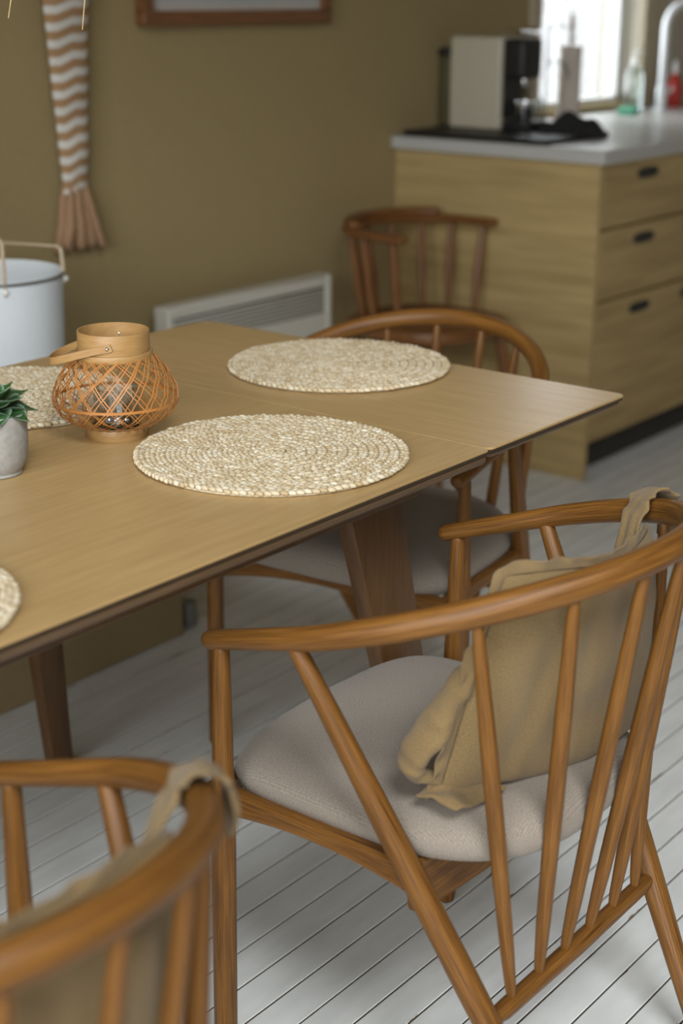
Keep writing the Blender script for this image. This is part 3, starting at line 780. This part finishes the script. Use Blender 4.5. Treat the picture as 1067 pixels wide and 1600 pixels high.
for ring, (cnt, z, tilt) in enumerate(((9, .079, .20), (8, .084, .0), (6, .089, -.28))):
    for k in range(cnt):
        o = bpy.data.objects.new('leaf', lm[ring]); COL.objects.link(o); o.parent = pot
        o.location = (0, 0, z); o.rotation_euler = (0, tilt + rng.uniform(-.1, .1), 2 * PI * (k + .37 * ring) / cnt + rng.uniform(-.12, .12))

# ------------------------------------------------------------ bench behind the table, white basket on it
bench = tag(empty('storage_bench', (1.2, 2.42, 0)), 'low olive painted bench along the wall behind the table', 'bench')
def bpart(mb, name, mat): o = mb.build(name, mat, bench); o.location = -bench.location; return o
bpart(MB().box((.20, 2.18, .0), (2.215, 2.205, .40), .003), 'front_panel', 'bench_paint')
bpart(MB().box((2.19, 2.205, .0), (2.215, 2.68, .40), .003), 'end_panel', 'bench_paint')
bpart(MB().box((.20, 2.205, .0), (.225, 2.68, .40), .003), 'end_panel', 'bench_paint')
bpart(MB().box((.18, 2.165, .40), (2.225, 2.69, .425), .005), 'lid', 'bench_paint')
bpart(MB().box((1.80, 2.1785, .006), (1.85, 2.181, .016), 0), 'vent_slot', 'black')
BX, BY = 1.955, 2.436
bas = tag(empty('fabric_basket', (BX, BY, .425)), 'white cylindrical fabric basket with thin wooden handles, on the bench', 'basket')
MB().lathe([(.0005, .002), (.118, 0), (.126, .004), (.140, .19), (.146, .366), (.1470, .372), (.1455, .377), (.1435, .372), (.1425, .366), (.136, .19), (.122, .008), (.0005, .006)], 56).build('body', 'basket_white', bas)
MB().lathe([(.1450, .369), (.1482, .369), (.1490, .372), (.1482, .3755), (.1450, .3755)], 56, closed=True).build('rim_wire', 'wire', bas)
camr = Vector((.62, -.784, 0)); camf = Vector((.785, .62, 0))
for (a, b, h) in ((camr * .146 + camf * .02, camr * -.10 + camf * .106, .052), (camr * .06 - camf * .133, camr * -.135 - camf * .06, .090)):
    p0 = a + Vector((0, 0, .350)); p1 = a * .98 + Vector((0, 0, .372 + h)); p2 = b * .98 + Vector((0, 0, .372 + h)); p3 = b + Vector((0, 0, .350))
    P = [p0, p0.lerp(p1, .5), p0.lerp(p1, .93), p1.lerp(p2, .03), p1.lerp(p2, .5), p1.lerp(p2, .97), p2.lerp(p3, .07), p2.lerp(p3, .5), p3]
    h_ = MB().tube(P, .0044, n=8, aspect=.6).build('handle', 'pale_wood', bas)
    for q in (a, b):
        n = Vector((q.x, q.y, 0)).normalized(); c = q + Vector((0, 0, .36)); MB().tube([c - n * .004, c, c + n * .008], [.005, .0062, .005], n=10).build('stud', 'glaze_candle', h_)
MB().lathe([(.0005, 0), (.019, 0), (.0205, .002), (.0205, .046), (.0195, .048), (.0195, .056), (.0005, .057)], 24).build('tin', 'tin')
tin = tag(bpy.data.objects['tin'], 'small grey tin standing on the floor at the end of the bench', 'tin'); tin.location = (2.262, 2.215, 0)

# ------------------------------------------------------------ on the wall: radiator, picture, knitted hanging
rad = tag(empty('wall_radiator', (2.98, 2.69, .19)), 'white electric panel radiator with a slotted grille on the wall', 'radiator')
def rpart(mb, name, mat): o = mb.build(name, mat, rad); o.location = -rad.location; return o
RX0, RX1, RZB, RZT, RYF = 2.672, 3.318, .16, .588, 2.652
rpart(MB().box((RX0 + .005, RYF + .012, RZB + .004), (RX1 - .005, RYF + .055, RZT - .004), .003), 'body', 'radiator_white')
rpart(MB().box((RX0, RYF, RZB), (RX0 + .022, RYF + .05, RZT), .003), 'side_cheek', 'radiator_white')
rpart(MB().box((RX1 - .022, RYF, RZB), (RX1, RYF + .05, RZT), .003), 'side_cheek', 'radiator_white')
rpart(MB().box((RX0 + .022, RYF, RZT - .030), (RX1 - .022, RYF + .05, RZT), .003), 'top_cap', 'radiator_white')
rpart(MB().box((RX0 + .022, RYF, RZB), (RX1 - .022, RYF + .012, RZT - .100), .003), 'front_panel', 'radiator_white')
rpart(MB().box((RX0 + .022, RYF + .010, RZT - .100), (RX1 - .022, RYF + .0125, RZT - .03), 0), 'grille_recess', 'radiator_dark')
for k in range(6):
    z = RZT - .040 - .0105 * k
    rpart(MB().box((RX0 + .022, RYF + .002, z - .0026), (RX1 - .022, RYF + .010, z + .0026), .001), 'slat', 'radiator_white')
for x in (RX0 + .15, RX1 - .15): rpart(MB().box((x - .02, RYF + .055, .25), (x + .02, WY, .45), .002), 'wall_bracket', 'radiator_white')
FX0, FX1, FZ0, FZ1, FY = 2.690, 3.394, 1.251, 1.78, 2.716
pic = tag(empty('picture_frame', ((FX0 + FX1) / 2, WY, FZ0)), 'seascape print in a brown wooden frame hanging on the wall', 'picture')
def fpart(mb, name, mat): o = mb.build(name, mat, pic); o.location = -pic.location; return o
fw = .034
for a, b in (((FX0, FY, FZ0), (FX1, WY, FZ0 + fw)), ((FX0, FY, FZ1 - fw), (FX1, WY, FZ1)), ((FX0, FY, FZ0 + fw), (FX0 + fw, WY, FZ1 - fw)), ((FX1 - fw, FY, FZ0 + fw), (FX1, WY, FZ1 - fw))):
    fpart(MB().box(a, b, .003), 'frame_bar', 'frame_wood')
pr = MB(); x0, x1, z0, z1 = FX0 + fw, FX1 - fw, FZ0 + fw, FZ1 - fw
pr.v = [(x0, FY + .014, z0), (x1, FY + .014, z0), (x1, FY + .014, z1), (x0, FY + .014, z1), (x0, WY, z0), (x1, WY, z0), (x1, WY, z1), (x0, WY, z1)]
pr.f = [(0, 1, 2, 3), (5, 4, 7, 6)]; pr.uv = [[(0, 0), (1, 0), (1, 1), (0, 1)]] * 2
fpart(pr, 'print', 'seascape_print')
hang = tag(empty('knitted_hanging', (2.46, WY, 1.78)), 'zigzag striped brown and white knitted hanging with a tassel on the wall', 'wall hanging')
rows = []; nz_ = 40; HY = WY - .030
def hw(z): return .036 + (z - .895) * .0725
for i in range(nz_ + 1):
    z = .895 + (1.74 - .895) * i / nz_; cx = 2.452 - .006 * (z - .895)
    wd = hw(z); row = []
    for k in range(17):
        q = 2 * PI * k / 16; row.append((cx + wd * math.cos(q), HY + .022 * math.sin(q) * (.8 + .2 * math.sin(z * 40)), z + .010 * math.cos(q)))
    rows.append(row)
def huv(a, b):
    q = b / 16
    return (math.cos(2 * PI * q) * .75 + 1.0, (.895 + .845 * a / nz_) / .0365)
hk = MB().grid(rows, uvf=huv).build('knitted_body', 'zigzag_knit', hang); hk.location = -hang.location
MB().tube([(2.45, HY, 1.735), (2.447, WY - .02, 1.76), (2.447, WY - .002, 1.765)], .004, n=8).build('hook', 'wire', hang).location = -hang.location
for k in range(11):
    u = (k / 10 * 2 - 1); y = HY + .010 * math.cos(k * 2.4)
    P = [(2.452 + u * .026, y, .905), (2.454 + u * .034, y, .87), (2.461 + u * .047, y, .81), (2.468 + u * .070, y + .004, .752 + .012 * abs(math.sin(k * 1.7)))]
    MB().tube(P, [.005, .0095, .0125, .0105], n=8).build('tassel_strand', 'tassel_yarn', hang).location = -hang.location

# ------------------------------------------------------------ kitchen cabinet, worktop and what stands on it
CX0, CX1, CYF = 3.735, 4.60, 2.062
cab = tag(empty('drawer_cabinet', (4.15, 2.4, 0)), 'light oak drawer cabinet with oval black finger holes', 'cabinet')
def cpart(mb, name, mat, par=None): o = mb.build(name, mat, par or cab); o.location = (-cab.location) if not par else (0, 0, 0); return o
cpart(MB().box((CX0, CYF, 0), (CX0 + .020, WY - .002, .893), .0015, along=1), 'end_panel', 'oak_cabinet')
cpart(MB().box((CX0 + .020, CYF + .03, .10), (CX1, WY - .002, .893), .001), 'carcass', 'oak_cabinet')
cpart(MB().box((CX0 + .020, CYF + .06, 0), (CX1, CYF + .08, .10), .001), 'plinth', 'gap_dark')
for z0, z1 in ((.716, .891), (.515, .708), (.108, .507)):
    d = cpart(MB().box((CX0 + .022, CYF, z0), (CX1 - .002, CYF + .020, z1), .0015, along=0), 'drawer', 'oak_cabinet')
    for hx in (4.012, 4.335):
        pts = [(hx + .062 * (1 if math.cos(a) > 0 else -1) * abs(math.cos(a)) ** .6, (z1 - .040) + .0155 * (1 if math.sin(a) > 0 else -1) * abs(math.sin(a)) ** .8) for a in [2 * PI * k / 28 for k in range(28)]]
        g = MB(); g.prism([(x, z) for x, z in pts], -.004, .002, .0015, M=Matrix(((1, 0, 0, 0), (0, 0, -1, CYF), (0, 1, 0, 0), (0, 0, 0, 1))))
        o = g.build('finger_hole', 'black', d)
cab2 = tag(empty('sink_cabinet', (5.4, 2.4, 0)), 'light oak base cabinet with plain door under the sink', 'cabinet')
o = MB().box((CX1 + .002, CYF + .02, .10), (6.25, WY - .002, .893), .001).build('carcass', 'oak_cabinet', cab2); o.location = -cab2.location
for a, b in ((CX1 + .004, 5.42), (5.426, 6.248)):
    o = MB().box((a, CYF, .108), (b, CYF + .02, .891), .0015, along=0).build('door', 'oak_cabinet', cab2); o.location = -cab2.location
o = MB().box((CX1 + .002, CYF + .06, 0), (6.25, CYF + .08, .10), .001).build('plinth', 'gap_dark', cab2); o.location = -cab2.location
wt = tag(MB().box((CX0 - .020, CYF - .022, .8945), (6.27, WY - .001, .932), .003).build('worktop', 'counter_grey'), 'grey stone-look worktop running over the oak cabinets', 'worktop')
CZ = .932
tag(MB().prism(rpoly(3.735, 4.12, 2.24, 2.735, (.03, .03, .03, .03)), CZ, CZ + .014, .004).build('serving_tray', 'black'), 'flat black tray under the coffee machine', 'tray')
cm = tag(empty('coffee_machine', (3.995, 2.57, CZ + .014)), 'cream and black capsule coffee machine on a black tray', 'coffee machine')
def kpart(mb, name, mat): return mb.build(name, mat, cm)
kpart(MB().box((-.065, -.055, 0), (.065, .125, .262), .010, 3), 'body', 'cream_plastic')
kpart(MB().box((-.052, -.125, .145), (.052, -.050, .258), .014, 3), 'brew_head', 'black')
kpart(MB().box((-.050, -.062, .03), (.050, -.050, .15), .003), 'front_plate', 'black')
kpart(MB().tube([(0, -.095, .15), (0, -.095, .125), (0, -.097, .115)], [.012, .010, .008], n=12), 'spout', 'chrome')
kpart(MB().box((-.050, -.150, 0), (.050, -.055, .028), .006, 2), 'drip_tray', 'black')
kpart(MB().tube([(-.05, -.03, .262), (-.05, -.07, .285), (-.05, -.115, .275), (0, -.125, .272), (.05, -.115, .275), (.05, -.07, .285), (.05, -.03, .262)], .006, n=8), 'lever', 'chrome')
kpart(MB().lathe([(.0005, .028), (.02, .028), (.03, .05), (.031, .08), (.0295, .08), (.028, .05), (.0005, .032)], 24, c=(0, -.100, 0)), 'cup', 'chrome')
tank = kpart(MB().lathe([(.0005, 0), (.042, 0), (.044, .004), (.044, .205), (.0005, .205)], 28, c=(0.0, .0, 0)), 'water_tank', 'bottle_plastic'); tank.location = (-.012, .150, 0)
lid = MB().lathe([(.0005, .205), (.046, .205), (.047, .208), (.047, .220), (.04, .226), (.0005, .226)], 28).build('tank_lid', 'black', tank)
# black cloth, crumpled on the worktop
cl = MB(); rows = []
for i in range(25):
    row = []
    for j in range(25):
        u, v = i / 24 * 2 - 1, j / 24 * 2 - 1; r_ = max(abs(u), abs(v))
        h = .055 * max(0, 1 - r_ ** 2.2) * (.75 + .35 * math.sin(5 * u + 2) * math.cos(4 * v)) + .008 * math.sin(11 * u + 7 * v) * (1 - r_)
        row.append((.070 * u * (1 + .12 * math.sin(4 * v)), .090 * v * (1 + .15 * math.sin(3 * u + 1)), max(.002, h)))
    rows.append(row)
clo = cl.grid(rows).build('black_cloth', 'black_cloth', angle=0); so = clo.modifiers.new('thickness', 'SOLIDIFY'); so.thickness = .003; so.offset = 1
clo.location = (4.00, 2.315, CZ + .014); tag(clo, 'crumpled black cloth lying on the worktop', 'cloth')
pt = tag(empty('paper_towel_holder', (4.575, 2.66, CZ)), 'paper towel roll on an upright dark rod', 'paper towel')
MB().lathe([(.0005, 0), (.055, 0), (.056, .003), (.054, .008), (.0005, .009)], 32).build('base', 'frame_wood', pt)
MB().lathe([(.012, .010), (.037, .010), (.0375, .012), (.0375, .232), (.037, .234), (.012, .234)], 36, closed=True).build('roll', 'paper', pt)
MB().tube([(0, 0, .006), (0, 0, .2), (.001, 0, .27), (.003, 0, .30), (.001, 0, .335)], [.006, .006, .006, .0085, .005], n=10).build('rod', 'frame_wood', pt)
wr = tag(empty('wire_stand', (4.43, 2.66, CZ)), 'thin wire cup stand with curved arms before the window', 'stand')
MB().lathe([(.0005, 0), (.045, 0), (.045, .004), (.0005, .006)], 28).build('base', 'wire', wr)
MB().tube([(0, 0, .004), (0, 0, .15), (0, 0, .30)], .0032, n=8).build('post', 'wire', wr)
for z, l in ((.28, .07), (.17, .06)):
    MB().tube([(0, 0, z)] + [(l * (.5 - .5 * math.cos(a)) * .62 * 1.6, -l * (.5 - .5 * math.cos(a)) * .78, z + .035 * math.sin(a) - .03 * (a / PI)) for a in [PI * k / 8 for k in range(1, 9)]], .0026, n=8).build('arm', 'wire', wr)
gl = tag(MB().lathe([(.0005, 0), (.024, 0), (.027, .004), (.030, .085), (.0285, .085), (.0255, .006), (.0005, .004)], 24).build('drinking_glass', 'cup_glass'), 'clear drinking glass beside the coffee machine', 'glass'); gl.location = (4.26, 2.60, CZ)
sb = tag(empty('soap_bottle', (5.06, 2.68, CZ)), 'clear plastic soap bottle with pump by the window', 'bottle')
MB().lathe([(.0005, 0), (.030, 0), (.033, .004), (.033, .120), (.028, .140), (.013, .152), (.013, .162), (.0005, .162)], 28).build('body', 'bottle_plastic', sb)
MB().lathe([(.0005, .162), (.014, .162), (.014, .178), (.005, .180), (.005, .200), (.0005, .200)], 16).build('pump', 'white_paint', sb)
MB().tube([(0, 0, .203), (.015, -.01, .205), (.035, -.022, .198)], [.006, .005, .0035], n=8).build('nozzle', 'white_paint', sb)
sg = tag(MB().box((-.045, -.03, 0), (.045, .03, .024), .006, 2).build('sponge', 'green_sponge'), 'small green sponge lying beside the soap bottle', 'sponge'); sg.location = (4.92, 2.62, CZ); sg.rotation_euler.z = .3
fc = tag(empty('kitchen_tap', (5.14, 2.61, CZ)), 'tall white swan-neck kitchen tap', 'tap')
MB().lathe([(.0005, 0), (.026, 0), (.026, .006), (.019, .012), (.019, .085), (.0005, .088)], 24).build('base', 'brushed_white', fc)
P = [(0, 0, .08), (0, 0, .2), (0, 0, .27)] + [(.0, -.085 + .085 * math.cos(a), .285 + .085 * math.sin(a)) for a in [PI * k / 12 for k in range(13)]] + [(0, -.17, .23)]
P = [(x - y * .75, y * .66, z) for x, y, z in P]
MB().tube(P, .0145, n=14).build('spout', 'brushed_white', fc)
MB().tube([(.018, 0, .05), (.05, 0, .06), (.085, 0, .075)], [.007, .006, .005], n=8).build('lever', 'brushed_white', fc)
rb = tag(empty('red_bottle', (5.335, 2.66, CZ)), 'red dishwashing bottle behind the kitchen tap', 'bottle')
MB().lathe([(.0005, 0), (.026, 0), (.029, .004), (.029, .075), (.020, .105), (.011, .120), (.0005, .120)], 24).build('body', 'red_plastic', rb)
MB().lathe([(.0005, .120), (.011, .120), (.010, .150), (.006, .165), (.0005, .165)], 16).build('cap', 'white_paint', rb)
gj = tag(MB().lathe([(.0005, 0), (.024, 0), (.026, .003), (.026, .062), (.0245, .062), (.0235, .005), (.0005, .004)], 24).build('glass_jar', 'cup_glass'), 'small clear glass jar next to the red bottle', 'jar'); gj.location = (5.25, 2.67, CZ)

# ------------------------------------------------------------ wooden armchair by the cabinet
wc = tag(empty('captains_chair', (3.48, 2.46, 0)), 'dark wooden captain chair between the radiator and the oak cabinet', 'chair')
wc.rotation_euler.z = PI
def d_rail(t):
    a = t * PI * .60; x = .205 * math.sin(a) * (1 if abs(t) < .8333 else 1); y = -.195 * math.cos(a)
    return Vector((.215 * math.sin(a) if abs(a) < PI / 2 else .215 * (1 if t > 0 else -1), y if abs(a) < PI / 2 else .30 * (abs(a) - PI / 2), .715))
ts = [-1 + 2 * k / 40 for k in range(41)]
MB().tube([d_rail(t) for t in ts], [(.012, .023)] * 41, n=12, up=(0, 0, 1)).build('arm_rail', 'dark_chair', wc)
MB().tube([d_rail(t) + Vector((0, 0, .020)) for t in ts[8:33]], [(.011, .018)] * 25, n=10, up=(0, 0, 1)).build('back_crest', 'dark_chair', wc)
MB().prism([(.205 * (abs(math.cos(a)) ** .7) * (1 if math.cos(a) > 0 else -1), .02 + .20 * (abs(math.sin(a)) ** .7) * (1 if math.sin(a) > 0 else -1)) for a in [2 * PI * k / 36 for k in range(36)]], .435, .468, .010, 2).build('seat', 'dark_chair', wc)
for k in range(9):
    t = -.93 + 1.86 * k / 8; a = d_rail(t); b = Vector((a.x * .84, a.y * .84 + .01, .462)); a.z -= .004
    MB().tube([a, a.lerp(b, .25), a.lerp(b, .55), a.lerp(b, .85), b], [.007, .010, .0125, .009, .007], n=8).build('spindle', 'dark_chair', wc)
for sx in (-1, 1):
    for sy in (-1, 1):
        MB().tube([(sx * .15, .02 + sy * .14, .44), (sx * .165, .02 + sy * .155, .33), (sx * .195, .02 + sy * .185, .12), (sx * .21, .02 + sy * .20, 0)], [.012, .018, .015, .010], n=10).build('leg', 'dark_chair', wc)
    MB().tube([(sx * .19, -.155, .17), (sx * .19, .02, .17), (sx * .19, .195, .17)], [.007, .012, .007], n=8).build('stretcher', 'dark_chair', wc)
for yy in (-.14, .18):
    MB().tube([(-.176, yy, .24), (0, yy, .24), (.176, yy, .24)], [.007, .012, .007], n=8).build('stretcher', 'dark_chair', wc)

# ------------------------------------------------------------ straw pendant lamp over the table (only its fringe hangs into view)
pl = tag(empty('pendant_lamp', (1.30, 1.62, 1.62)), 'straw pendant lamp whose fringe ends hang above the table', 'lamp')
MB().lathe([(.04, .17), (.10, .15), (.17, .09), (.20, .0), (.196, .0), (.166, .088), (.098, .146), (.04, .166)], 36, closed=True).build('shade', 'straw', pl)
MB().tube([(0, 0, .165), (0, 0, .5), (0, 0, ZC - 1.62 - .02)], .003, n=8).build('cord', 'black', pl)
MB().lathe([(.0005, ZC - 1.62 - .025), (.05, ZC - 1.62 - .025), (.05, ZC - 1.62), (.0005, ZC - 1.62)], 24).build('ceiling_rose', 'white_paint', pl)
fr = MB()
for k in range(150):
    a = 2 * PI * k / 150 + rng.uniform(-.02, .02); l = .16 + rng.uniform(-.04, .04)
    fr.tube([(.199 * math.cos(a), .199 * math.sin(a), .004), (.202 * math.cos(a), .202 * math.sin(a), -l * .5), ((.20 + rng.uniform(-.01, .012)) * math.cos(a), (.20 + rng.uniform(-.01, .012)) * math.sin(a), -l)], [.0012, .001, .0006], n=4, round_tip=False)
for a, e in ((.5, (.070, .012, -.322)), (.05, (.190, .004, -.338))):
    st_ = Vector((.199 * math.cos(a), .199 * math.sin(a), .004)); e = Vector(e); md = st_.lerp(e, .6) + Vector((.012, -.012, 0))
    fr.tube([st_, st_.lerp(md, .5), md, md.lerp(e, .6), e], [.0013, .0013, .0012, .0011, .0006], n=5, round_tip=False)
fo = fr.build('fringe', 'straw', pl); fo['kind'] = 'stuff'
